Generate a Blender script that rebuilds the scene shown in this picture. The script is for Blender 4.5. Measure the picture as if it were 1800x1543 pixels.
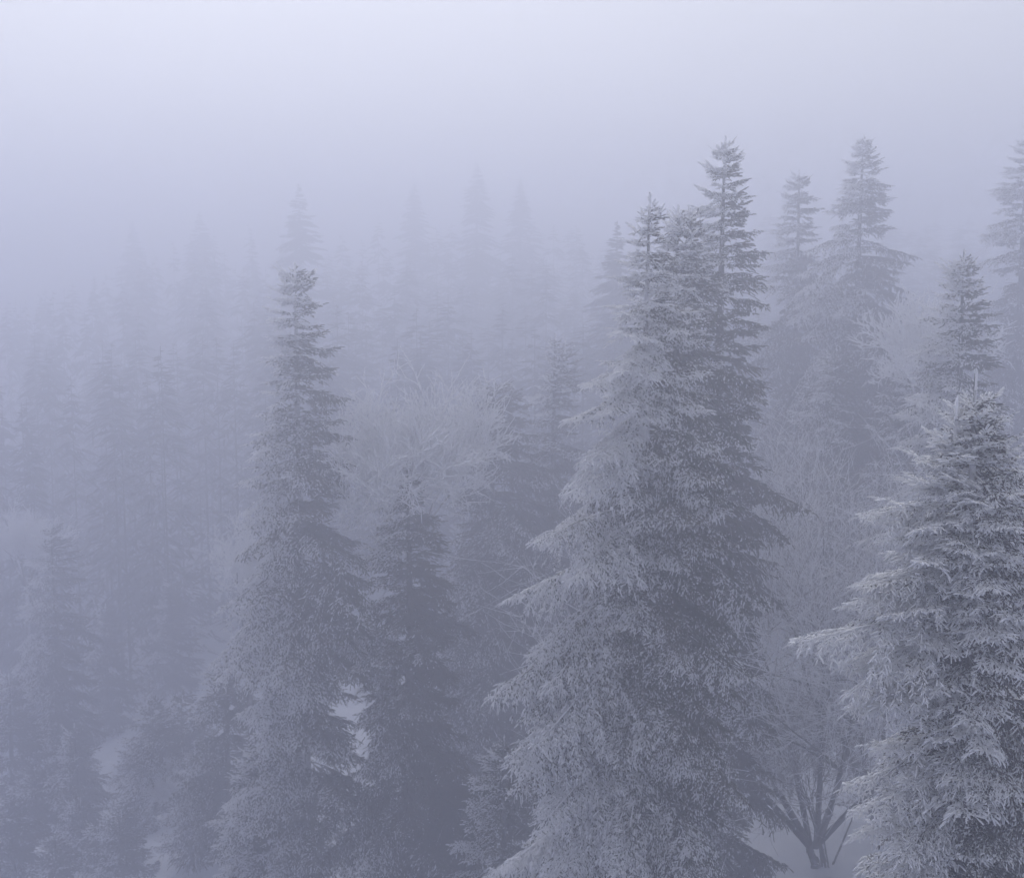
import bpy, math, random
import numpy as np
from mathutils import Vector, Matrix, Euler, Quaternion

scene = bpy.context.scene
for o in list(bpy.data.objects):
    bpy.data.objects.remove(o)
C = scene.collection

# ------------------------------------------------------------------ camera
CAM_Z = 20.0
F_PX, W_PX, H_PX = 2400.0, 1800.0, 1543.0
HORIZON = 450.0
PITCH = math.atan((H_PX / 2 - HORIZON) / F_PX)
cd = bpy.data.cameras.new("camera")
cam = bpy.data.objects.new("camera", cd)
C.objects.link(cam)
cam.location = (0, 0, CAM_Z)
cam.rotation_euler = (math.pi / 2 - PITCH, 0, 0)
cd.sensor_width = 36.0
cd.lens = 36.0 * F_PX / W_PX
cd.clip_start, cd.clip_end = 0.1, 3000.0
scene.camera = cam

# ------------------------------------------------------------------ sky and sun
SUN_EL, SUN_AZ = math.radians(46), math.radians(-12)     # azimuth clockwise from +Y (ahead of the camera)
world = bpy.data.worlds.new("World")
scene.world = world
world.use_nodes = True
nt = world.node_tree
nt.nodes.clear()
wo = nt.nodes.new("ShaderNodeOutputWorld")
bg = nt.nodes.new("ShaderNodeBackground")
sky = nt.nodes.new("ShaderNodeTexSky")
sky.sky_type = 'NISHITA'
sky.sun_disc = False
sky.sun_elevation = SUN_EL
sky.sun_rotation = SUN_AZ
sky.air_density, sky.dust_density, sky.ozone_density = 1.0, 1.0, 2.0
hs = nt.nodes.new("ShaderNodeHueSaturation")
hs.inputs["Hue"].default_value = 0.515
hs.inputs["Saturation"].default_value = 0.14            # cloud cover greys the blue
nt.links.new(sky.outputs[0], hs.inputs["Color"])
cloud = nt.nodes.new("ShaderNodeMix")                   # even cloud deck over the blue
cloud.data_type = 'RGBA'
cloud.inputs[0].default_value = 0.3
nt.links.new(hs.outputs[0], cloud.inputs[6])
cloud.inputs[7].default_value = (6.2, 6.3, 6.8, 1)
nt.links.new(cloud.outputs[2], bg.inputs["Color"])
bg.inputs["Strength"].default_value = 0.12
nt.links.new(bg.outputs[0], wo.inputs["Surface"])

sd = bpy.data.lights.new("sun", 'SUN')
sd.energy = 1.5
sd.angle = math.radians(60)
sd.color = (1.0, 0.97, 0.94)
sun = bpy.data.objects.new("sun", sd)
C.objects.link(sun)
sun.location = (20, 30, 60)
sdir = Vector((math.sin(SUN_AZ) * math.cos(SUN_EL), math.cos(SUN_AZ) * math.cos(SUN_EL), math.sin(SUN_EL)))
sun.rotation_euler = sdir.to_track_quat('Z', 'Y').to_euler()

vs = scene.view_settings
vs.view_transform = 'Standard'
vs.look = 'None'
vs.exposure = -0.09
vs.gamma = 1.0
cy = scene.cycles
cy.max_bounces = 6
cy.diffuse_bounces = 2
cy.glossy_bounces = 1
cy.transmission_bounces = 2
cy.volume_bounces = 4
cy.use_denoising = True
cy.use_adaptive_sampling = True
cy.adaptive_threshold = 0.055
cy.adaptive_min_samples = 32
cy.caustics_reflective = cy.caustics_refractive = False

HAZE_DENSITY = 0.0185

# ------------------------------------------------------------------ helpers
rng = np.random.default_rng(7)
random.seed(7)
WIND = Vector((-0.90, -0.40, 0.10)).normalized()       # the side the rime has grown on


def ray(px, py):
    x, y = (px - W_PX / 2) / F_PX, -(py - H_PX / 2) / F_PX
    c, s = math.cos(PITCH), math.sin(PITCH)
    return Vector((x, c + y * s, -s + y * c))


def at(px, py, D):
    r = ray(px, py)
    return Vector((0, 0, CAM_Z)) + r * (D / r.y)


def project(v):
    c, s = math.cos(PITCH), math.sin(PITCH)
    dx, dy, dz = v[0], v[1], v[2] - CAM_Z
    f = dy * c - dz * s
    u = dy * s + dz * c
    return W_PX / 2 + F_PX * dx / f, H_PX / 2 - F_PX * u / f


def ground_z(x, y):
    return (-0.33 * (np.sqrt((x + 13.0) ** 2 + 16.0) - (x + 13.0)) * 0.5 * (x > -60) - 15.55 * (x <= -60)
            + 7.0 * np.tanh(0.22 * (x - 6) / 7.0) + 0.11 * (np.sqrt((y - 95.0) ** 2 + 400.0) + (y - 95.0)) * 0.5 * (y < 260) + (y >= 260) * 18.75 + 0.35 * np.sin(x * 0.21 + 1.3) * np.cos(y * 0.17)
            + 0.16 * np.sin(x * 0.63 + y * 0.4) * np.sin(y * 0.55 - 0.7) + 0.05 * np.sin(1.9 * x + 0.6 * y) * np.cos(1.5 * y - x))


def node_mat(name):
    m = bpy.data.materials.new(name)
    m.use_nodes = True
    n = m.node_tree
    n.nodes.clear()
    out = n.nodes.new("ShaderNodeOutputMaterial")
    b = n.nodes.new("ShaderNodeBsdfPrincipled")
    n.links.new(b.outputs[0], out.inputs["Surface"])
    return m, n, b


def math_node(n, op, a, b=None, c=None):
    k = n.nodes.new("ShaderNodeMath")
    k.operation = op
    for i, v in enumerate((a, b, c)):
        if v is None:
            continue
        if isinstance(v, (int, float)):
            k.inputs[i].default_value = v
        else:
            n.links.new(v, k.inputs[i])
    return k.outputs[0]


def rimed_material(name, dark_a, dark_b, rime=(0.89, 0.90, 0.93), bias=0.0, thin=0.02, lo=0.55, hi=0.70):
    """Needles or bark, with rime ice grown on tips, upper sides and towards the wind."""
    m, n, b = node_mat(name)
    va = n.nodes.new("ShaderNodeAttribute"); va.attribute_name = "growth"       # r tip, g random, b upper side
    vd = n.nodes.new("ShaderNodeAttribute"); vd.attribute_name = "heading"      # local direction
    ob = n.nodes.new("ShaderNodeAttribute"); ob.attribute_type = 'OBJECT'; ob.attribute_name = "rime"
    oi = n.nodes.new("ShaderNodeObjectInfo")
    sep = n.nodes.new("ShaderNodeSeparateColor")
    n.links.new(va.outputs["Color"], sep.inputs[0])
    vt = n.nodes.new("ShaderNodeVectorTransform")
    vt.vector_type = 'VECTOR'; vt.convert_from = 'OBJECT'; vt.convert_to = 'WORLD'
    n.links.new(vd.outputs["Vector"], vt.inputs[0])
    dot = n.nodes.new("ShaderNodeVectorMath"); dot.operation = 'DOT_PRODUCT'
    n.links.new(vt.outputs[0], dot.inputs[0])
    dot.inputs[1].default_value = WIND
    tc = n.nodes.new("ShaderNodeTexCoord")
    no = n.nodes.new("ShaderNodeTexNoise")
    no.inputs["Scale"].default_value = 2.2
    no.inputs["Detail"].default_value = 3
    n.links.new(tc.outputs["Object"], no.inputs["Vector"])
    f = math_node(n, 'ADD', ob.outputs["Fac"], bias)
    f = math_node(n, 'MULTIPLY_ADD', sep.outputs[0], 0.72, f)
    f = math_node(n, 'MULTIPLY_ADD', sep.outputs[2], 0.22, f)
    f = math_node(n, 'MULTIPLY_ADD', dot.outputs["Value"], 0.24, f)
    f = math_node(n, 'MULTIPLY_ADD', math_node(n, 'SUBTRACT', sep.outputs[1], 0.5), 0.60, f)
    f = math_node(n, 'MULTIPLY_ADD', math_node(n, 'SUBTRACT', no.outputs["Fac"], 0.5), 0.7, f)
    mr = n.nodes.new("ShaderNodeMapRange")
    mr.interpolation_type = 'SMOOTHSTEP'
    n.links.new(f, mr.inputs["Value"])
    mr.inputs["From Min"].default_value = lo
    mr.inputs["From Max"].default_value = hi
    mr.inputs["To Min"].default_value = thin
    mr.inputs["To Max"].default_value = 1.0
    mixd = n.nodes.new("ShaderNodeMix"); mixd.data_type = 'RGBA'
    mixd.inputs[6].default_value = (*dark_a, 1); mixd.inputs[7].default_value = (*dark_b, 1)
    rr = math_node(n, 'ADD', math_node(n, 'MULTIPLY', oi.outputs["Random"], 0.6), math_node(n, 'MULTIPLY', sep.outputs[1], 0.4))
    n.links.new(rr, mixd.inputs[0])
    mix = n.nodes.new("ShaderNodeMix"); mix.data_type = 'RGBA'
    n.links.new(mr.outputs[0], mix.inputs[0])
    n.links.new(mixd.outputs[2], mix.inputs[6])
    mix.inputs[7].default_value = (*rime, 1)
    n.links.new(mix.outputs[2], b.inputs["Base Color"])
    b.inputs["Roughness"].default_value = 0.85
    b.inputs["Specular IOR Level"].default_value = 0.15
    return m


M_NEEDLE = rimed_material("rimed_fir_needles", (0.022, 0.030, 0.024), (0.085, 0.061, 0.040))
M_FAR = rimed_material("far_fir_needles", (0.025, 0.032, 0.026), (0.05, 0.048, 0.036))
M_BARK = rimed_material("rimed_bark", (0.050, 0.043, 0.040), (0.085, 0.074, 0.068), thin=0.03, lo=0.5, hi=0.9)
M_TWIG = rimed_material("rimed_bare_twigs", (0.075, 0.060, 0.062), (0.12, 0.10, 0.10), thin=0.15, lo=0.30, hi=0.75)

M_SNOW, n_, b_ = node_mat("snow")
tc_ = n_.nodes.new("ShaderNodeTexCoord")
no_ = n_.nodes.new("ShaderNodeTexNoise"); no_.inputs["Scale"].default_value = 0.8; no_.inputs["Detail"].default_value = 8
n_.links.new(tc_.outputs["Object"], no_.inputs["Vector"])
cr_ = n_.nodes.new("ShaderNodeValToRGB")
cr_.color_ramp.elements[0].position = 0.3; cr_.color_ramp.elements[0].color = (0.70, 0.73, 0.79, 1)
cr_.color_ramp.elements[1].position = 0.7; cr_.color_ramp.elements[1].color = (0.82, 0.84, 0.88, 1)
n_.links.new(no_.outputs["Fac"], cr_.inputs[0]); n_.links.new(cr_.outputs[0], b_.inputs["Base Color"])
bp_ = n_.nodes.new("ShaderNodeBump"); bp_.inputs["Strength"].default_value = 0.4; bp_.inputs["Distance"].default_value = 0.15
n_.links.new(no_.outputs["Fac"], bp_.inputs["Height"]); n_.links.new(bp_.outputs[0], b_.inputs["Normal"])
b_.inputs["Roughness"].default_value = 0.7
b_.inputs["Specular IOR Level"].default_value = 0.2


def unit(a):
    return a / np.maximum(np.linalg.norm(a, axis=-1, keepdims=True), 1e-9)


class Soup:
    """Collects triangles with their growth data, then links them as one mesh."""
    def __init__(self):
        self.v, self.t, self.g, self.h, self.n = [], [], [], [], 0

    def add(self, v, t, g, h):
        self.v.append(v.reshape(-1, 3)); self.t.append(t.reshape(-1, 3) + self.n)
        self.g.append(g.reshape(-1, 3)); self.h.append(h.reshape(-1, 3))
        self.n += self.v[-1].shape[0]

    def rods(self, P, D, L, R, droop=0.0, tip=0.5, rnd=None, stations=((0, .75), (.5, 1.0), (.93, .9), (1.0, .2)), sides=3, tip0=None, R1=None):
        P = np.atleast_2d(np.asarray(P, float)); D = unit(np.atleast_2d(np.asarray(D, float)))
        m = len(P)
        if m == 0:
            return
        L = np.broadcast_to(np.asarray(L, float), (m,)); R = np.broadcast_to(np.asarray(R, float), (m,))
        R1 = R if R1 is None else np.broadcast_to(np.asarray(R1, float), (m,))
        droop = np.broadcast_to(np.asarray(droop, float), (m,)); tip = np.broadcast_to(np.asarray(tip, float), (m,))
        tip0 = tip * 0.5 if tip0 is None else np.broadcast_to(np.asarray(tip0, float), (m,))
        rnd = rng.random(m) if rnd is None else rnd
        up0 = np.where(np.abs(D[:, 2:3]) > 0.95, np.array([[1.0, 0, 0]]), np.array([[0, 0, 1.0]]))
        side = unit(np.cross(D, up0)); up = np.cross(side, D)
        ns = len(stations)
        v = np.empty((m, ns, sides, 3)); g = np.empty((m, ns, sides, 3))
        ph = rng.random(m) * 0.8 - 0.4
        for i, (s, rr) in enumerate(stations):
            c = P + D * (L * s)[:, None]
            c[:, 2] -= droop * L * s * s
            rad = (R * (1 - s) + R1 * s) * rr * rng.uniform(0.85, 1.15, m)
            for k in range(sides):
                a = ph + math.pi / 2 + 2 * math.pi * k / sides
                v[:, i, k] = c + (np.cos(a) * rad)[:, None] * side + (np.sin(a) * rad)[:, None] * up
                g[:, i, k, 0] = tip0 + (tip - tip0) * s
                g[:, i, k, 1] = rnd
                g[:, i, k, 2] = 0.5 + 0.5 * np.sin(a)
        tri = []
        for i in range(ns - 1):
            for k in range(sides):
                a, b2 = i * sides + k, i * sides + (k + 1) % sides
                c2, d2 = a + sides, b2 + sides
                tri += [(a, b2, d2), (a, d2, c2)]
        t = np.array(tri)[None] + (np.arange(m) * ns * sides)[:, None, None]
        h = np.broadcast_to(D[:, None, None, :], v.shape)
        self.add(v, t, g, h)

    def needles(self, P, D, L, R, droop, tip, rnd, K=10, size=0.03, width=0.009):
        P = np.atleast_2d(P); D = unit(np.atleast_2d(D)); m = len(P)
        if m == 0:
            return
        up0 = np.where(np.abs(D[:, 2:3]) > 0.95, np.array([[1.0, 0, 0]]), np.array([[0, 0, 1.0]]))
        side = unit(np.cross(D, up0)); up = np.cross(side, D)
        j = np.arange(K)
        s = (j[None] + rng.random((m, K))) / K
        c = P[:, None] + D[:, None] * (L[:, None] * s)[..., None]
        c[..., 2] -= (droop * L)[:, None] * s * s
        sg = np.where(j % 2 == 0, 1.0, -1.0)[None] * np.ones((m, 1))
        a = rng.uniform(-0.5, 0.9, (m, K))
        out = (np.cos(a) * sg)[..., None] * side[:, None] + np.sin(a)[..., None] * up[:, None]
        nd = unit(out * 0.8 + D[:, None] * 0.65)
        ln = size * rng.uniform(0.7, 1.25, (m, K))
        w = width * 0.5
        v = np.empty((m, K, 3, 3))
        v[:, :, 0] = c - D[:, None] * w
        v[:, :, 1] = c + D[:, None] * w
        v[:, :, 2] = c + nd * (ln + R[:, None])[..., None]
        g = np.empty((m, K, 3, 3))
        g[..., 0] = (tip[:, None] * (0.5 + 0.5 * s) - 0.45 * (1 - s))[..., None]
        g[..., 0][:, :, 2] += 0.10
        g[..., 1] = rnd[:, None, None]
        g[..., 2] = (0.5 + 0.5 * np.sin(a))[..., None]
        h = np.broadcast_to(D[:, None, None, :], v.shape)
        self.add(v, np.arange(m * K * 3), g, h)

    def mesh(self, name, mat):
        v = np.concatenate(self.v); t = np.concatenate(self.t).astype(np.int32)
        g = np.concatenate(self.g); h = np.concatenate(self.h)
        me = bpy.data.meshes.new(name)
        me.vertices.add(len(v)); me.vertices.foreach_set("co", v.astype(np.float32).ravel())
        me.loops.add(t.size); me.loops.foreach_set("vertex_index", t.ravel())
        me.polygons.add(len(t)); me.polygons.foreach_set("loop_start", np.arange(0, t.size, 3, dtype=np.int32))
        a = me.attributes.new("growth", 'FLOAT_COLOR', 'POINT')
        a.data.foreach_set("color", np.concatenate([g, np.ones((len(g), 1))], 1).astype(np.float32).ravel())
        a = me.attributes.new("heading", 'FLOAT_VECTOR', 'POINT')
        a.data.foreach_set("vector", h.astype(np.float32).ravel())
        me.materials.append(mat)
        me.update()
        return me


def link(name, data, parent=None, loc=None, rot=None, scale=None):
    o = bpy.data.objects.new(name, data)
    C.objects.link(o)
    if parent:
        o.parent = parent
    if loc is not None:
        o.location = loc
    if rot is not None:
        o.rotation_euler = rot
    if scale is not None:
        o.scale = scale
    return o


def thing(name, label, cat, loc, group=None):
    o = link(name, None, loc=loc)
    o.empty_display_size = 0.5
    o["label"] = label
    o["category"] = cat
    if group:
        o["group"] = group
    return o


# ------------------------------------------------------------------ ground
def make_ground():
    g = np.sign(np.linspace(-1, 1, 241)) * np.abs(np.linspace(-1, 1, 241)) ** 2.2
    xs, ys = g * 520, g * 520 + 50
    X, Y = np.meshgrid(xs, ys)
    Z = ground_z(X, Y)
    v = np.stack([X, Y, Z], -1).reshape(-1, 3)
    n = len(xs)
    f = [(r * n + c, r * n + c + 1, (r + 1) * n + c + 1, (r + 1) * n + c) for r in range(n - 1) for c in range(n - 1)]
    me = bpy.data.meshes.new("snow_ground")
    me.from_pydata(v.tolist(), [], f)
    me.polygons.foreach_set("use_smooth", np.ones(len(f), bool))
    me.materials.append(M_SNOW)
    o = link("snow_ground", me)
    o["kind"] = "structure"


make_ground()


# ------------------------------------------------------------------ fir boughs
def bough_mesh(L, old):
    """A flat fir bough of length L along +X: axis, side twigs, finger-like shoots with needles.
    old 0..1 makes it droop."""
    S = Soup()
    nt_ = 14
    t = np.linspace(0, 1, nt_)
    a1 = rng.uniform(-0.05, 0.10); a2 = -0.10 - 0.34 * old; a3 = 0.12 + 0.02 * old
    sway = rng.uniform(-0.12, 0.12)

    def axis(q):
        q = np.asarray(q, float)
        return np.stack([L * (q - 0.06 * old * q * q), L * sway * q * q * (1 - 0.4 * q), L * (a1 * q + a2 * q ** 2 + a3 * q ** 3.5)], -1)

    A = axis(t)
    dA = A[1:] - A[:-1]
    S.rods(A[:-1], dA, np.linalg.norm(dA, axis=1) * 1.03, (0.006 + 0.009 * L) * (1 - t[:-1] * 0.8), tip=t[:-1] ** 3 * 0.7 - 0.2, tip0=t[:-1] ** 3 * 0.6 - 0.2,
           stations=((0, 1.0), (1.0, 0.9)))
    P2, D2, L2, T2 = [], [], [], []
    bare = 0.08 + 0.17 * min(1, L / 4)
    sp = 0.088
    n2 = max(3, int(L * (1 - bare) / sp))
    wmax = 0.46 * L if L > 1.0 else 0.42 * L
    for sgn in (-1, 1):
        for i in range(n2):
            q = bare + (0.985 - bare) * (i + rng.uniform(0.1, 0.9)) / n2
            if rng.random() < 0.07:
                continue
            ramp = min(1.0, (q - bare) / 0.22 * 0.7 + 0.4)
            l2 = wmax * (1 - q) ** 0.75 * ramp * rng.uniform(0.45, 1.2) + 0.09
            p = axis(q); d = axis(min(1, q + 0.02)) - axis(q - 0.02); d = d / np.linalg.norm(d)
            ang = math.radians(rng.uniform(34, 74))
            sd_ = np.cross([0, 0, 1.0], d); sd_ /= np.linalg.norm(sd_)
            dd = d * math.cos(ang) + sgn * sd_ * math.sin(ang) + np.array([0, 0, rng.uniform(-0.22, 0.26) - 0.05 * old])
            P2.append(p); D2.append(dd / np.linalg.norm(dd)); L2.append(l2); T2.append(q)
    P2.append(axis(1.0)); d = axis(1.0) - axis(0.97); D2.append(d / np.linalg.norm(d)); L2.append(0.16); T2.append(1.0)
    P2, D2, L2, T2 = map(np.array, (P2, D2, L2, T2))
    dr2 = (0.10 + 0.38 * old) * np.clip(L2 / 0.8, 0.2, 1.3) * rng.uniform(0.6, 1.4, len(L2))
    S.rods(P2, D2, L2, 0.005 + 0.004 * L2, dr2, tip=0.3 + 0.6 * T2, tip0=0.25 * T2, stations=((0, 1.0), (.5, .9), (1, .7)))
    # finger shoots on the side twigs
    P3, D3, L3, T3, R3 = [], [], [], [], []
    for p, d, l, q, dr in zip(P2, D2, L2, T2, dr2):
        n3 = max(2, int(l / 0.086))
        sd_ = np.cross([0, 0, 1.0], d); sd_ /= max(np.linalg.norm(sd_), 1e-6)
        for i in range(n3):
            s = (i + rng.uniform(0.2, 0.8)) / n3
            if s < 0.12 and l > 0.3:
                continue
            c = p + d * l * s - np.array([0, 0, dr * l * s * s])
            tang = d - np.array([0, 0, 2 * dr * s]); tang /= np.linalg.norm(tang)
            for sgn in (-1, 1):
                if rng.random() < 0.10:
                    continue
                ang = math.radians(rng.uniform(27, 62))
                dd = tang * math.cos(ang) + sgn * sd_ * math.sin(ang) + np.array([0, 0, rng.uniform(-0.70, 0.35) * (0.4 + 0.8 * old)])
                P3.append(c); D3.append(dd)
                L3.append((0.05 + 0.15 * rng.random() ** 1.5) * (1.0 + 0.5 * min(l, 1.2) * (1 - s)) * (0.75 if l < 0.2 else 1))
                T3.append(0.45 * s * (0.4 + 0.6 * q) + 0.55 * q ** 1.6)
        c = p + d * l - np.array([0, 0, dr * l])
        P3.append(c); D3.append(d - np.array([0, 0, 2 * dr])); L3.append(rng.uniform(0.11, 0.19)); T3.append(0.45 + 0.55 * q ** 1.6)
    P3, D3, L3, T3 = map(np.array, (P3, D3, L3, T3))
    m = len(P3)
    dr3 = rng.uniform(0.0, 0.35, m) * (0.3 + old)
    rn = rng.random(m)
    R3 = rng.uniform(0.011, 0.022, m)
    S.rods(P3, D3, L3, R3, dr3, tip=T3 + 0.08, tip0=T3 * 0.5 - 0.45, rnd=rn)
    S.needles(P3, unit(D3), L3, R3, dr3, T3, rn, K=8, size=0.018, width=0.009)
    return S.mesh("bough_%03d" % int(L * 100), M_NEEDLE)


BOUGHS = {}
for Lc, nv, old in ((0.35, 2, 0.0), (0.7, 3, 0.12), (1.2, 3, 0.35), (1.8, 3, 0.6), (2.5, 3, 0.8), (3.4, 3, 0.95), (4.4, 2, 1.0)):
    BOUGHS[Lc] = [bough_mesh(Lc, old) for _ in range(nv)]


def trunk_mesh(H, r0, rnd, bend=0.15):
    S = Soup()
    n = 18
    t = np.linspace(0, 1, n + 1)
    ph = rnd.uniform(0, 6)
    c = np.stack([bend * np.sin(t * 3 + ph) * t * (1 - t) * 2, bend * np.cos(t * 2.5 + ph) * t * (1 - t) * 2, t * H], -1)
    r = r0 * (1 - t) ** 0.9 + 0.012
    d = c[1:] - c[:-1]
    S.rods(c[:-1], d, np.linalg.norm(d, axis=1) * 1.0, r[:-1], R1=r[1:], tip=0.15, tip0=0.15, sides=9, stations=((0, 1.0), (1.0, 1.0)))
    return S.mesh("trunk", M_BARK)


def fir(label, px, py, D, prof, rime=0.28, seed=1, whorl=0.42, per=6, bottom=None, leaders=(), lean=0.0, group=None,
        ragged=0.42, gap=0.10, tilt=0.0, name="fir_tree", fine=1.0, skew=0.0, extra=()):
    """prof: list of (pixel y, half-width in pixels) read at this depth."""
    rnd = random.Random(seed)
    apex = at(px, py, D)
    gz = float(ground_z(np.array(apex.x), np.array(apex.y))) - 0.15
    H = apex.z - gz
    mpp = D / F_PX
    root = thing(name, label, "fir tree", (apex.x, apex.y, gz), group)
    tr = link("trunk", trunk_mesh(H, 0.013 * H + 0.05, rnd), root)
    tr["rime"] = rime - 0.1
    ds = [0.0] + [(y - py) * mpp for y, w in prof]
    ws = [0.10] + [w * mpp for y, w in prof]
    dmax = H - 0.8 if bottom is None else (bottom - py) * mpp
    dmax = min(dmax, H - 0.6)
    ph = [rnd.uniform(0, 6.28) for _ in range(6)]
    tab = [[rnd.random() for _ in range(8)] for _ in range(64)]

    def clump(d_, a_):
        u, v_ = d_ / (0.035 * H + 0.15), (a_ % 6.2832) / 6.2832 * 8
        i, j = int(u), int(v_)
        fu, fv = u - i, v_ - j
        fu, fv = fu * fu * (3 - 2 * fu), fv * fv * (3 - 2 * fv)
        g4 = lambda p, q: tab[p % 64][q % 8]
        return (g4(i, j) * (1 - fv) + g4(i, j + 1) * fv) * (1 - fu) + (g4(i + 1, j) * (1 - fv) + g4(i + 1, j + 1) * fv) * fu

    # crown core: leader with its bare tip, short inner twigs
    S = Soup()
    for (lx, ly, lt) in [(0.0, 0.0, 0.0)] + list(leaders):
        base = np.array([lx, ly, H - lt])
        hl = rnd.uniform(0.5, 0.65)
        S.rods([base + [0, 0, -hl]], [[0.02, 0, 1]], hl, 0.026, tip=1.0, tip0=0.9, sides=5)
        P, Dv, Ln = [], [], []
        for k in range(16):
            z = -rnd.uniform(0.05, hl); a = rnd.uniform(0, 6.28)
            P.append(base + [0, 0, z]); Dv.append([math.cos(a), math.sin(a), 0.9]); Ln.append(rnd.uniform(0.05, 0.09))
        S.rods(P, Dv, np.array(Ln), 0.012, tip=1.0)
    m = 420
    zz = np.array([rnd.random() ** 0.7 for _ in range(m)]) * dmax
    aa = np.array([rnd.uniform(0, 6.28) for _ in range(m)])
    rr = np.interp(zz, ds, ws) * np.array([rnd.uniform(0.0, 0.45) for _ in range(m)])
    P = np.stack([np.cos(aa) * rr, np.sin(aa) * rr, H - zz - 0.5], -1)
    Dv = np.stack([np.cos(aa), np.sin(aa), np.array([rnd.uniform(-0.9, 0.3) for _ in range(m)])], -1)
    Ln = np.array([rnd.uniform(0.2, 0.5) for _ in range(m)])
    S.rods(P, Dv, Ln, 0.013, 0.2, tip=0.25)
    S.needles(P, Dv, Ln, np.full(m, 0.013), np.full(m, 0.2), np.full(m, 0.2), rng.random(m), K=14, size=0.05, width=0.013)
    crown = link("crown", S.mesh("crown", M_NEEDLE), root)
    crown["rime"] = rime - 0.05
    # boughs
    items = []
    d = 0.48
    while d < dmax:
        w = np.interp(d, ds, ws)
        k = max(4, min(per, int(round(4 + w * 2.0))))
        a0 = rnd.uniform(0, 6.28)
        for j in range(k):
            items.append((d + rnd.uniform(-0.45, 0.45) * whorl, a0 + 6.283 * j / k + rnd.uniform(-0.3, 0.3), 0.0, 0.0, w))
        d += whorl * (0.46 + 0.54 * min(1, d / 3.5)) * rnd.uniform(0.85, 1.15)
    for (lx, ly, lt) in leaders:
        dd = 0.3
        while dd < 2.2:
            a0 = rnd.uniform(0, 6.28)
            for j in range(4):
                items.append((lt + dd, a0 + 1.57 * j + rnd.uniform(-0.3, 0.3), lx, ly, 0.12 + 0.42 * dd))
            dd += 0.26
    made = []
    items += [(e[0], e[1], 0.0, 0.0, -e[2]) for e in extra]
    for (d, a, lx, ly, w0) in items:
        if (rnd.random() < (gap if d > 3 else 0.03) and w0 > 0) or d < 0.34:
            continue
        w = float(np.interp(d, ds, ws)) if lx == 0 else w0
        lob = 1 + ragged * (0.6 * math.sin(a * 2 + ph[0] + d * 0.55) + 0.5 * math.sin(a * 3 + ph[1] - d * 0.9) + 0.5 * math.sin(d * 2.1 + ph[2] + a))
        cn = clump(d, a) if lx == 0 else 0.6
        if d < 3.5:
            cn = 0.62 + (cn - 0.62) * (0.35 + 0.65 * d / 3.5)
        Lb = w * min(1.2, max(0.6, 0.5 + 0.5 * lob)) * (0.38 + 0.80 * cn) * rnd.uniform(0.78, 1.10)
        fr = min(1, d / 9.0)
        Lb *= 1 - skew * math.cos(a) * min(1, d / 9.0)
        if w0 < 0:
            Lb, cn = -w0, 0.75
        pitch = math.radians(24 * (1 - min(1, d / 2.0)) + 10 * (1 - fr) - 13 * fr + rnd.uniform(-8, 8))
        Lb = max(0.16, Lb / max(0.75, math.cos(pitch)))
        cl = min(BOUGHS, key=lambda q: abs(math.log(q / (Lb * fine))))
        z = H - d
        wz = H - (d + Lb * 0.2)
        X, Y = lx + math.cos(a) * Lb, ly + math.sin(a) * Lb
        ex, ey = project((apex.x + X, apex.y + Y, gz + wz))
        if ey > 1800 or ex > 2150 or ex < -350:
            continue
        o = link("branch", rnd.choice(BOUGHS[cl]), crown, (lx, ly, z), (rnd.uniform(-0.25, 0.25), -pitch, a))
        s = Lb / cl
        o.scale = (s, s * rnd.choice((-1, 1)) * rnd.uniform(0.9, 1.15), s)
        face = math.cos(a) * WIND.x + math.sin(a) * WIND.y
        o["rime"] = rime - 0.26 + 0.26 * face + rnd.uniform(-0.20, 0.14) + 0.30 * (1 - fr) + 0.55 * (cn - 0.5)
        made.append((math.sin(a), o))
    for _, o in sorted(made, key=lambda q: -q[0])[0:2 * max(0, len(made) - 298):2]:      # thin out the far side, hidden from view
        bpy.data.objects.remove(o)
    return root


# ------------------------------------------------------------------ firs that can be told apart
fir("tall rime-covered fir standing foremost in the middle of the forest", 1142, 338, 27,
    [(400, 28), (480, 72), (560, 105), (640, 128), (760, 200), (900, 235), (1100, 255), (1260, 272), (1500, 280), (1700, 280)],
    rime=0.43, seed=11, fine=1.4, skew=0.19, per=7, whorl=0.275)
fir("nearest fir, thickly rimed drooping boughs, with a second small leader beside its tip", 1715, 648, 15.5,
    [(690, 14), (740, 38), (790, 68), (850, 100), (900, 145), (1040, 185), (1200, 225), (1450, 255), (1800, 290)],
    rime=0.52, seed=22, per=7, whorl=0.20, fine=1.8, extra=[(2.95, 3.25, 2.05), (3.05, 3.5, 1.65), (1.55, 3.05, 1.25), (2.3, 3.2, 1.3)], leaders=[(-0.225, -0.08, 0.30)])
fir("slender fir with rime along its windward edge, left of the white frosted crown", 518, 463, 41,
    [(500, 36), (540, 56), (600, 76), (680, 102), (740, 118), (860, 150), (960, 165), (1080, 172), (1250, 140), (1400, 130), (1550, 120)],
    rime=0.34, seed=33, per=7, whorl=0.37)
fir("tallest clear-tipped fir rising just behind the foremost fir", 1275, 238, 38,
    [(300, 40), (360, 66), (440, 98), (520, 112), (620, 125), (760, 135), (1000, 140), (1250, 140)],
    rime=0.30, seed=44, per=7, whorl=0.45)
fir("small twin-tipped fir wedged between the two tall central firs", 1192, 360, 33,
    [(410, 26), (480, 70), (560, 110), (700, 150), (900, 170)],
    rime=0.26, seed=55, per=6, whorl=0.36, leaders=[(0.26, 0.0, -0.02)], bottom=1100)
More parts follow.
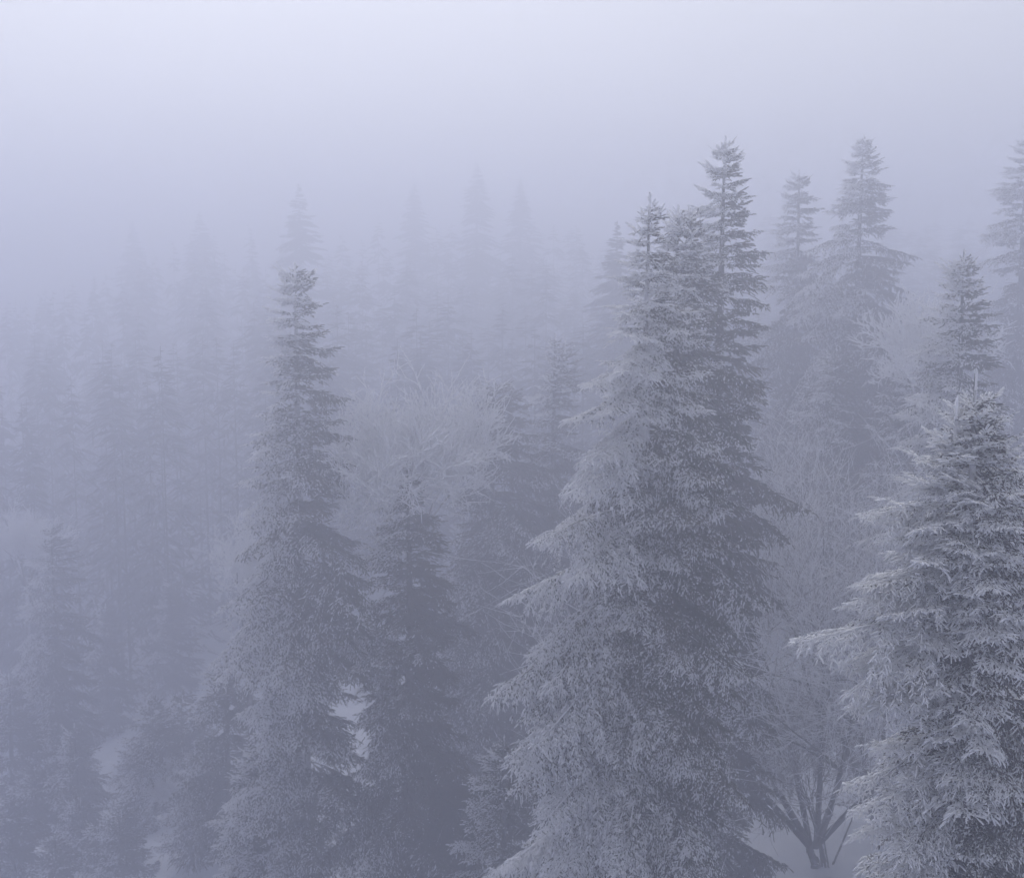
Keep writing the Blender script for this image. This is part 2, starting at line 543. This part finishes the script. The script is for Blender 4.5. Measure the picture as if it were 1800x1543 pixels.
fir("young fir with a pointed tip above the nearest fir's tip", 1695, 438, 36,
    [(480, 26), (540, 55), (600, 82), (680, 118), (800, 140), (1000, 150)],
    rime=0.26, seed=66, per=6, whorl=0.36, bottom=1100)
fir("small fir with thin drooping boughs below the white frosted crown", 715, 786, 41.5,
    [(840, 14), (890, 45), (950, 85), (1050, 125), (1250, 160), (1500, 175)],
    rime=-0.02, seed=77, per=7, whorl=0.37)
fir("dark broad fir between the white frosted crown and the foremost fir", 868, 668, 55,
    [(700, 50), (760, 100), (860, 150), (1000, 175), (1200, 190), (1500, 190)],
    rime=0.08, seed=88, per=7, whorl=0.45)
fir("fir with two thin bare spires left of the foremost fir", 976, 586, 57,
    [(650, 22), (720, 60), (800, 90), (1000, 130)],
    rime=0.14, seed=99, per=6, whorl=0.45, leaders=[(0.42, 0.0, 0.25)], bottom=1200)
fir("small pale fir fading into fog at the left edge", 88, 918, 66,
    [(960, 36), (1020, 60), (1100, 85), (1300, 120), (1500, 130)],
    rime=0.16, seed=111, per=6, whorl=0.5)
fir("dim fir deep in the fog below the small pale fir at the left edge", 185, 1060, 78,
    [(1120, 40), (1250, 90), (1400, 120), (1600, 140)],
    rime=0.00, seed=144, per=6, whorl=0.55)
fir("dim fir in the bottom left corner of the forest", 15, 1180, 62,
    [(1240, 40), (1350, 95), (1500, 130), (1700, 150)],
    rime=0.02, seed=155, per=6, whorl=0.5)
fir("dim fir rising from the fog between the small pale fir and the slender left fir", 300, 1010, 82,
    [(1080, 40), (1200, 85), (1400, 115), (1600, 130)],
    rime=-0.05, seed=166, per=6, whorl=0.55)
fir("low dim fir standing in front of the other dim firs near the bottom left corner", 130, 1270, 60,
    [(1330, 45), (1450, 105), (1600, 140), (1700, 150)],
    rime=0.00, seed=177, per=6, whorl=0.5)
fir("dark fir filling the gap behind the mauve bare thicket", 1470, 610, 57,
    [(680, 60), (780, 110), (950, 150), (1200, 170)],
    rime=0.0, seed=188, per=6, whorl=0.45, bottom=1060)
fir("dark fir behind the nearest fir's left boughs, right of the bare thicket", 1600, 640, 52,
    [(700, 50), (800, 100), (950, 140), (1200, 160)],
    rime=0.02, seed=199, per=6, whorl=0.45, bottom=1100)
fir("low dark fir in the gap left of the foremost fir's foot", 885, 1290, 39,
    [(1330, 26), (1400, 75), (1480, 110), (1600, 140)],
    rime=0.06, seed=411, per=6, whorl=0.36)
ORD = ("first", "second", "third", "fourth", "fifth", "sixth", "seventh", "eighth", "ninth", "tenth", "eleventh", "twelfth")
for k_, (px_, py_, D_) in enumerate(((15, 1400, 52), (60, 1345, 60), (95, 1470, 50), (140, 1400, 57), (175, 1440, 53), (212, 1420, 51), (232, 1310, 63), (268, 1225, 58), (320, 1220, 60), (335, 1400, 51), (365, 1300, 55), (398, 1150, 51))):
    fir("low young fir in the bottom left undergrowth, %s from the left" % ORD[k_], px_, py_, D_,
        [(py_ + 30, 34), (py_ + 80, 76), (py_ + 150, 112), (py_ + 400, 140)],
        rime=-0.08, seed=200 + k_, per=5, whorl=0.5, name="young_fir_tree", group="young firs at the bottom left")
fir("big hazy fir with long side boughs, right of the tallest clear-tipped fir", 1518, 236, 62,
    [(300, 40), (380, 78), (470, 112), (520, 140), (600, 160), (750, 175), (1000, 180)],
    rime=0.10, seed=301, per=7, whorl=0.37, bottom=1050)
fir("narrower hazy fir overlapped by the big hazy fir", 1405, 296, 68,
    [(350, 34), (420, 62), (500, 88), (650, 120), (900, 140)],
    rime=0.10, seed=302, per=6, whorl=0.48, bottom=950)
fir("hazy fir at the right edge, cut off by the picture", 1806, 226, 64,
    [(300, 36), (400, 70), (500, 95), (600, 115), (900, 140)],
    rime=0.10, seed=303, per=6, whorl=0.48, bottom=1000)
fir("dark fir low in the right corner behind the nearest fir", 1840, 1040, 19,
    [(1100, 40), (1250, 95), (1400, 130), (1600, 180)],
    rime=0.16, seed=122, per=6, whorl=0.36)
fir("low dark fir at the foot of the slender left fir", 455, 1300, 42,
    [(1340, 40), (1400, 85), (1500, 110), (1600, 130)],
    rime=0.00, seed=133, per=7, whorl=0.33)


# ------------------------------------------------------------------ hazy firs behind
def far_crown(H, R, seed, detail=1.0):
    r = np.random.default_rng(seed)
    S = Soup()
    n1, n2 = int(230 * detail ** 0.5), int(90 * detail ** 0.5)
    d = np.concatenate([r.random(n1) ** 0.85 * (H - 1.5) + 0.15, r.random(n2) * H * 0.22 + 0.12])
    n = len(d)
    a = r.uniform(0, 6.283, n)
    w = R * np.minimum(0.8, 0.005 + 1.3 * (d / H) ** 1.05)
    lob = 1 + 0.22 * np.sin(2 * a + d * 0.6 + seed) + 0.2 * np.sin(3 * a - d + seed * 2)
    Lb = np.maximum(0.12, w * lob * r.uniform(0.6, 1.15, n))
    pit = np.radians(24 * (1 - np.minimum(1, d / 4.0)) - 12 * np.minimum(1, d / 10) + r.uniform(-10, 10, n))
    D1 = np.stack([np.cos(a) * np.cos(pit), np.sin(a) * np.cos(pit), np.sin(pit)], -1)
    P1 = np.stack([np.zeros(n), np.zeros(n), H - d - 0.25 * Lb], -1)
    S.rods(P1, D1, Lb, 0.03, 0.15, tip=0.5, stations=((0, 1), (1, .5)))
    i = np.repeat(np.arange(n), np.maximum(3, ((9 + Lb * 11) * detail).astype(int)))
    m = len(i)
    q = r.uniform(0.05, 1.0, m)
    p = P1[i] + D1[i] * (Lb[i] * q)[:, None]
    p[:, 2] -= 0.15 * Lb[i] * q * q
    sd_ = np.stack([-np.sin(a[i]), np.cos(a[i]), np.zeros(m)], -1) * r.choice((-1.0, 1.0), m)[:, None]
    off = r.random(m) * 0.42 * Lb[i] * (1 - q) ** 0.8
    p += (sd_ + 0.5 * D1[i]) * off[:, None]
    p[:, 2] -= off * 0.25
    Dv = D1[i] * 0.75 + sd_ * 0.7
    Dv[:, 2] += r.uniform(-0.5, 0.1, m)
    k = 1.0 / min(1.0, detail) ** 0.38
    tp = np.minimum(1.0, 0.25 + d[i] / 4.0)
    S.rods(p, Dv, r.uniform(0.22, 0.5, m) * k * tp, 0.055 * k * tp, 0.15, tip=0.2 + 0.6 * q, stations=((0, 1.0), (1, .15)))
    S.rods([[0, 0, H - 0.7]], [[0, 0, 1]], 0.7, 0.03, tip=1)
    return S if detail < 1 else S.mesh("far_crown", M_FAR)


FAR = [(24.0, 6.2, far_crown(24.0, 6.2, s, 1.5)) for s in (1, 2, 3, 4)]
FAR_TRUNK = trunk_mesh(24.0, 0.33, random.Random(5))


def far_fir(label, px, py, D, hw, i, group=None, rime=-0.4):
    """hw: half-width in pixels about 200 pixels under the tip."""
    apex = at(px, py, D)
    gz = float(ground_z(np.array(apex.x), np.array(apex.y))) - 0.2
    H = apex.z - gz
    root = thing("hazy_fir_tree", label, "fir tree", (apex.x, apex.y, gz), group)
    H0, R0, me = FAR[i % len(FAR)]
    d = 200 * D / F_PX
    ref = R0 * min(0.8, 0.005 + 1.3 * (d / H) ** 1.05)
    s = hw * D / F_PX / ref
    tr = link("trunk", FAR_TRUNK, root, scale=(1, 1, H / 24.0)); tr["rime"] = 0.0
    cr = link("crown", me, root, rot=(0, 0, i * 1.7), scale=(s, s, H / H0)); cr["rime"] = rime
    return root


far_fir("lone ghostly fir above the slender left fir's tip", 525, 322, 138, 74, 3)
far_fir("tallest of the three ghostly firs above the white frosted crown", 838, 282, 164, 70, 0)
far_fir("leftmost of the three ghostly firs above the white frosted crown", 728, 318, 172, 70, 1)
far_fir("rightmost of the three ghostly firs above the white frosted crown", 915, 312, 168, 72, 2)
far_fir("hazy fir half hidden behind the foremost fir's left side", 1085, 388, 92, 72, 3)
far_fir("ghostly fir left of the lone ghostly fir", 350, 372, 176, 80, 0)
far_fir("faintest ghostly fir, farthest left in the fog", 232, 388, 182, 76, 2)


def distant_forest():
    r = np.random.default_rng(42)
    S = Soup()
    spots = []
    y = 85.0
    while y < 185:
        x = -0.44 * y - 6
        while x < 0.44 * y + 6:
            xx, yy = x + r.uniform(-1.8, 1.8), y + r.uniform(-1.8, 1.8)
            px = W_PX / 2 + F_PX * xx / (yy * 1.02)
            top = 425 + (160 - yy) * 2.1 + r.uniform(-30, 55) + max(0, 430 - px) * 0.30 * max(0, 165 - yy) / 70 + max(0, px - 1300) * 0.05
            spots.append((px, top, yy))
            x += 4.4 if yy < 105 else 5.4
        y += 4.8 if y < 105 else 7.0
    light = [far_crown(24.0, 6.2, 20 + q, 0.11) for q in range(3)] + [far_crown(24.0, 6.2, 30 + q, 0.055) for q in range(3)]
    light = [tuple(np.concatenate(x) for x in (c.v, c.t, c.g, c.h)) for c in light]
    for j, (px, top, D) in enumerate(spots):
        A = at(px, top, D)
        gz = float(ground_z(np.array(A.x), np.array(A.y)))
        H = min(29.0, max(9.0, A.z - gz))
        v, t, g, h = light[j % 3 + (3 if D > 96 else 0)]
        an = r.uniform(0, 6.283)
        c_, s_ = math.cos(an), math.sin(an)
        wd = r.uniform(0.65, 0.9)
        R_ = np.array([[c_, -s_, 0], [s_, c_, 0], [0, 0, 1.0]])
        vv = (v * np.array([wd, wd, H / 24.0])) @ R_.T + np.array([A.x, A.y, gz])
        S.add(vv, t.copy(), g, h @ R_.T)
        S.rods([[A.x, A.y, gz]], [[0, 0, 1]], H * 0.97, 0.10, R1=0.02, tip=0.1, sides=5, stations=((0, 1), (1, 1)))
    o = link("distant_forest", S.mesh("distant_forest", M_FAR))
    o["kind"] = "stuff"
    o["label"] = "distant fir forest dissolving in fog"
    o["rime"] = -0.5


distant_forest()


# ------------------------------------------------------------------ bare rimed trees and shrubs
def bare_tree(label, px, py, D, height, spread, seed, rime=0.3, stems=1, twig_r=0.011, levels=4, name="bare_tree", base=None, thick=1.0,
              dense=0.45, upright=0.5, cat="bare tree", crown=None):
    """py is the top of the crown. base: ground pixel instead of the top."""
    r = random.Random(seed)
    if base is None:
        top = at(px, py, D)
        x, y = top.x, top.y
        gz = float(ground_z(np.array(x), np.array(y))) - 0.1
        height = top.z - gz
    else:
        b = at(px, py, D)
        x, y = b.x, b.y
        gz = float(ground_z(np.array(x), np.array(y))) - 0.1
    root = thing(name, label, cat, (x, y, gz))
    wood, twig = [], []                                     # (p, d, L, r0, r1, curve, tip)

    def grow(p, d, L, rad, lev, tipf):
        seg = 3 if lev < levels else 2
        x_, y_, z_ = p
        dx, dy, dz = d
        for k in range(seg):
            dx += r.gauss(0, 0.13); dy += r.gauss(0, 0.13); dz += r.gauss(0.05 * upright, 0.08)
            q = 1 / math.sqrt(dx * dx + dy * dy + dz * dz)
            dx *= q; dy *= q; dz *= q
            l = L / seg
            r0, r1 = rad * (1 - 0.6 * k / seg), rad * (1 - 0.6 * (k + 1) / seg)
            (wood if lev <= 1 else twig).append(((x_, y_, z_), (dx, dy, dz), l * 1.04, r0, r1, tipf + 0.1 * k))
            x_ += dx * l; y_ += dy * l; z_ += dz * l
            if lev < levels and not (lev == 0 and k == 0):
                nc = r.choice((1, 2, 2, 3)) if lev > 0 else r.choice((2, 3, 3))
                for _ in range(nc):
                    if lev > 2 and r.random() > dense:
                        continue
                    gx, gy, gz_ = r.gauss(0, 1), r.gauss(0, 1), r.gauss(0, 1)
                    ax, ay, az = dy * gz_ - dz * gy, dz * gx - dx * gz_, dx * gy - dy * gx
                    q = 1 / max(1e-6, math.sqrt(ax * ax + ay * ay + az * az))
                    an = math.radians(r.uniform(26, 58))
                    ca, sa = math.cos(an), math.sin(an) * q
                    grow((x_, y_, z_), ((dx * ca + ax * sa) * spread, (dy * ca + ay * sa) * spread, dz * ca + az * sa + 0.22 * upright),
                         L * r.uniform(0.48, 0.78), max(twig_r, r1 * r.uniform(0.5, 0.75)), lev + 1, min(1, tipf + 0.22))
    ch = crown or height
    for s_ in range(stems):
        a = 6.283 * s_ / stems + r.uniform(-0.4, 0.4)
        lean = 0.12 if stems == 1 else r.uniform(0.15, 0.6) * (1.3 if crown else 1.0)
        p = (math.cos(a) * 0.15 * (stems > 1), math.sin(a) * 0.15 * (stems > 1), 0)
        grow(p, (math.cos(a) * lean, math.sin(a) * lean, 1), ch * 0.42, thick * (0.012 * ch + 0.01), 0, 0.0)
    allz = max(e[0][2] + e[1][2] * e[2] for e in wood + twig)
    k = ch / allz
    if crown:
        wood = [((p[0] + 0.0, p[1], p[2] + (height - ch) / k), d, l, r0, r1, t) for p, d, l, r0, r1, t in wood]
        twig = [((p[0] + 0.0, p[1], p[2] + (height - ch) / k), d, l, r0, r1, t) for p, d, l, r0, r1, t in twig]
        st = (height - ch) / k
        pts = [Vector((0.10 * math.sin(q * 0.8 + seed), 0.10 * math.cos(q * 1.1 + seed), st * q / 6)) * 1.0 for q in range(7)]
        pts[6].x = pts[6].y = 0.0
        wood += [(tuple(pts[q]), tuple(pts[q + 1] - pts[q]), (pts[q + 1] - pts[q]).length * 1.01, 0.17 - 0.012 * q, 0.158 - 0.012 * q, 0.1) for q in range(6)]
    for nm, src, mt in (("trunk", wood, M_BARK), ("crown", twig, M_TWIG)):
        S = Soup()
        P = np.array([e[0] for e in src]) * k
        S.rods(P, np.array([e[1] for e in src]), np.array([e[2] for e in src]) * k, np.array([e[3] for e in src]),
               R1=np.array([e[4] for e in src]), tip=np.array([e[5] for e in src]), tip0=np.array([e[5] for e in src]) * 0.9,
               stations=((0, 1), (1, 1)), sides=5 if nm == "trunk" else 3)
        o = link(nm, S.mesh(nm, mt), root)
        o["rime"] = rime if nm == "crown" else rime - (0.4 if crown else 0.15)
    return root


bare_tree("round white frosted crown of bare twigs right of the slender left fir", 712, 604, 43, 0, 0.80, 5, rime=1.1, stems=7, levels=4, twig_r=0.021, upright=0.45, name="frosted_tree", crown=6.5, dense=0.5, thick=0.45)
bare_tree("white frosted bare crown tucked behind the young fir near the right edge", 1635, 470, 50, 0, 1.0, 6, rime=0.8, stems=6, levels=4, twig_r=0.026, upright=0.8, name="frosted_tree", crown=5.5, dense=0.3)
bare_tree("mauve bare thicket of thin twigs between the foremost and nearest firs", 1455, 650, 41, 0, 1.0, 7, rime=0.02, stems=7, levels=4, twig_r=0.013, upright=0.6, crown=15.0, dense=0.3, thick=0.6)
bare_tree("thin bare tree beside the nearest fir's tip, behind its upper boughs", 1575, 650, 43, 0, 1.0, 8, rime=-0.02, stems=6, levels=4, twig_r=0.013, upright=0.6, crown=15.0, dense=0.3, thick=0.6)
bare_tree("dark-stemmed bare shrub standing in open snow left of the nearest fir", 1455, 1470, 41, 7.5, 1.1, 9, rime=-0.3, stems=6, levels=4, twig_r=0.012, base=True, thick=0.35, upright=0.2, name="bare_shrub", cat="shrub")
bare_tree("pale bare shrub low in the fog near the bottom left", 295, 1300, 58, 0, 1.2, 10, rime=0.6, stems=7, levels=4, twig_r=0.014, upright=0.5, name="bare_shrub", cat="shrub")
bare_tree("white frosted bare tree clinging behind the slender left fir's left side", 430, 890, 48, 0, 0.9, 12, rime=0.7, stems=6, levels=4, twig_r=0.016, upright=0.6, name="frosted_tree", crown=4.5, dense=0.35)
bare_tree("faint frosted tree behind the small pale fir at the left edge", 40, 872, 74, 0, 1.0, 13, rime=0.7, stems=6, levels=4, twig_r=0.02, upright=0.7, name="frosted_tree", crown=5.0, dense=0.35)
bare_tree("white rimed shrub whose twig tips rise at the bottom edge under the slender left fir", 505, 1518, 37, 0, 1.3, 15, rime=0.75, stems=7, levels=3, twig_r=0.014, upright=0.5, name="bare_shrub", cat="shrub", dense=0.6)
bare_tree("white rimed shrub tip at the bottom edge in front of the foremost fir", 1182, 1512, 32, 0, 0.8, 16, rime=0.75, stems=4, levels=3, twig_r=0.014, upright=0.8, name="bare_shrub", cat="shrub", dense=0.4)

# ------------------------------------------------------------------ fog
def make_haze():
    x0, x1, y0, y1, z0, z1 = -540, 540, -490, 590, -24.2, 33.5
    v = [(x, y, z) for z in (z0, z1) for y in (y0, y1) for x in (x0, x1)]
    f = [(0, 2, 3, 1), (4, 5, 7, 6), (0, 1, 5, 4), (2, 6, 7, 3), (0, 4, 6, 2), (1, 3, 7, 5)]
    me = bpy.data.meshes.new("haze")
    me.from_pydata(v, [], f)
    m = bpy.data.materials.new("fog")
    m.use_nodes = True
    n = m.node_tree
    n.nodes.clear()
    out = n.nodes.new("ShaderNodeOutputMaterial")
    pv = n.nodes.new("ShaderNodeVolumePrincipled")
    pv.inputs["Color"].default_value = (0.818, 0.843, 0.958, 1)
    pv.inputs["Density"].default_value = HAZE_DENSITY
    pv.inputs["Anisotropy"].default_value = 0.72
    for k in ("Density Attribute", "Color Attribute", "Temperature Attribute"):
        pv.inputs[k].default_value = ""                 # even density
    n.links.new(pv.outputs[0], out.inputs["Volume"])
    me.materials.append(m)
    o = link("haze", me)
    o["kind"] = "stuff"
    o["label"] = "thick pale fog filling the air between the trees"


make_haze()
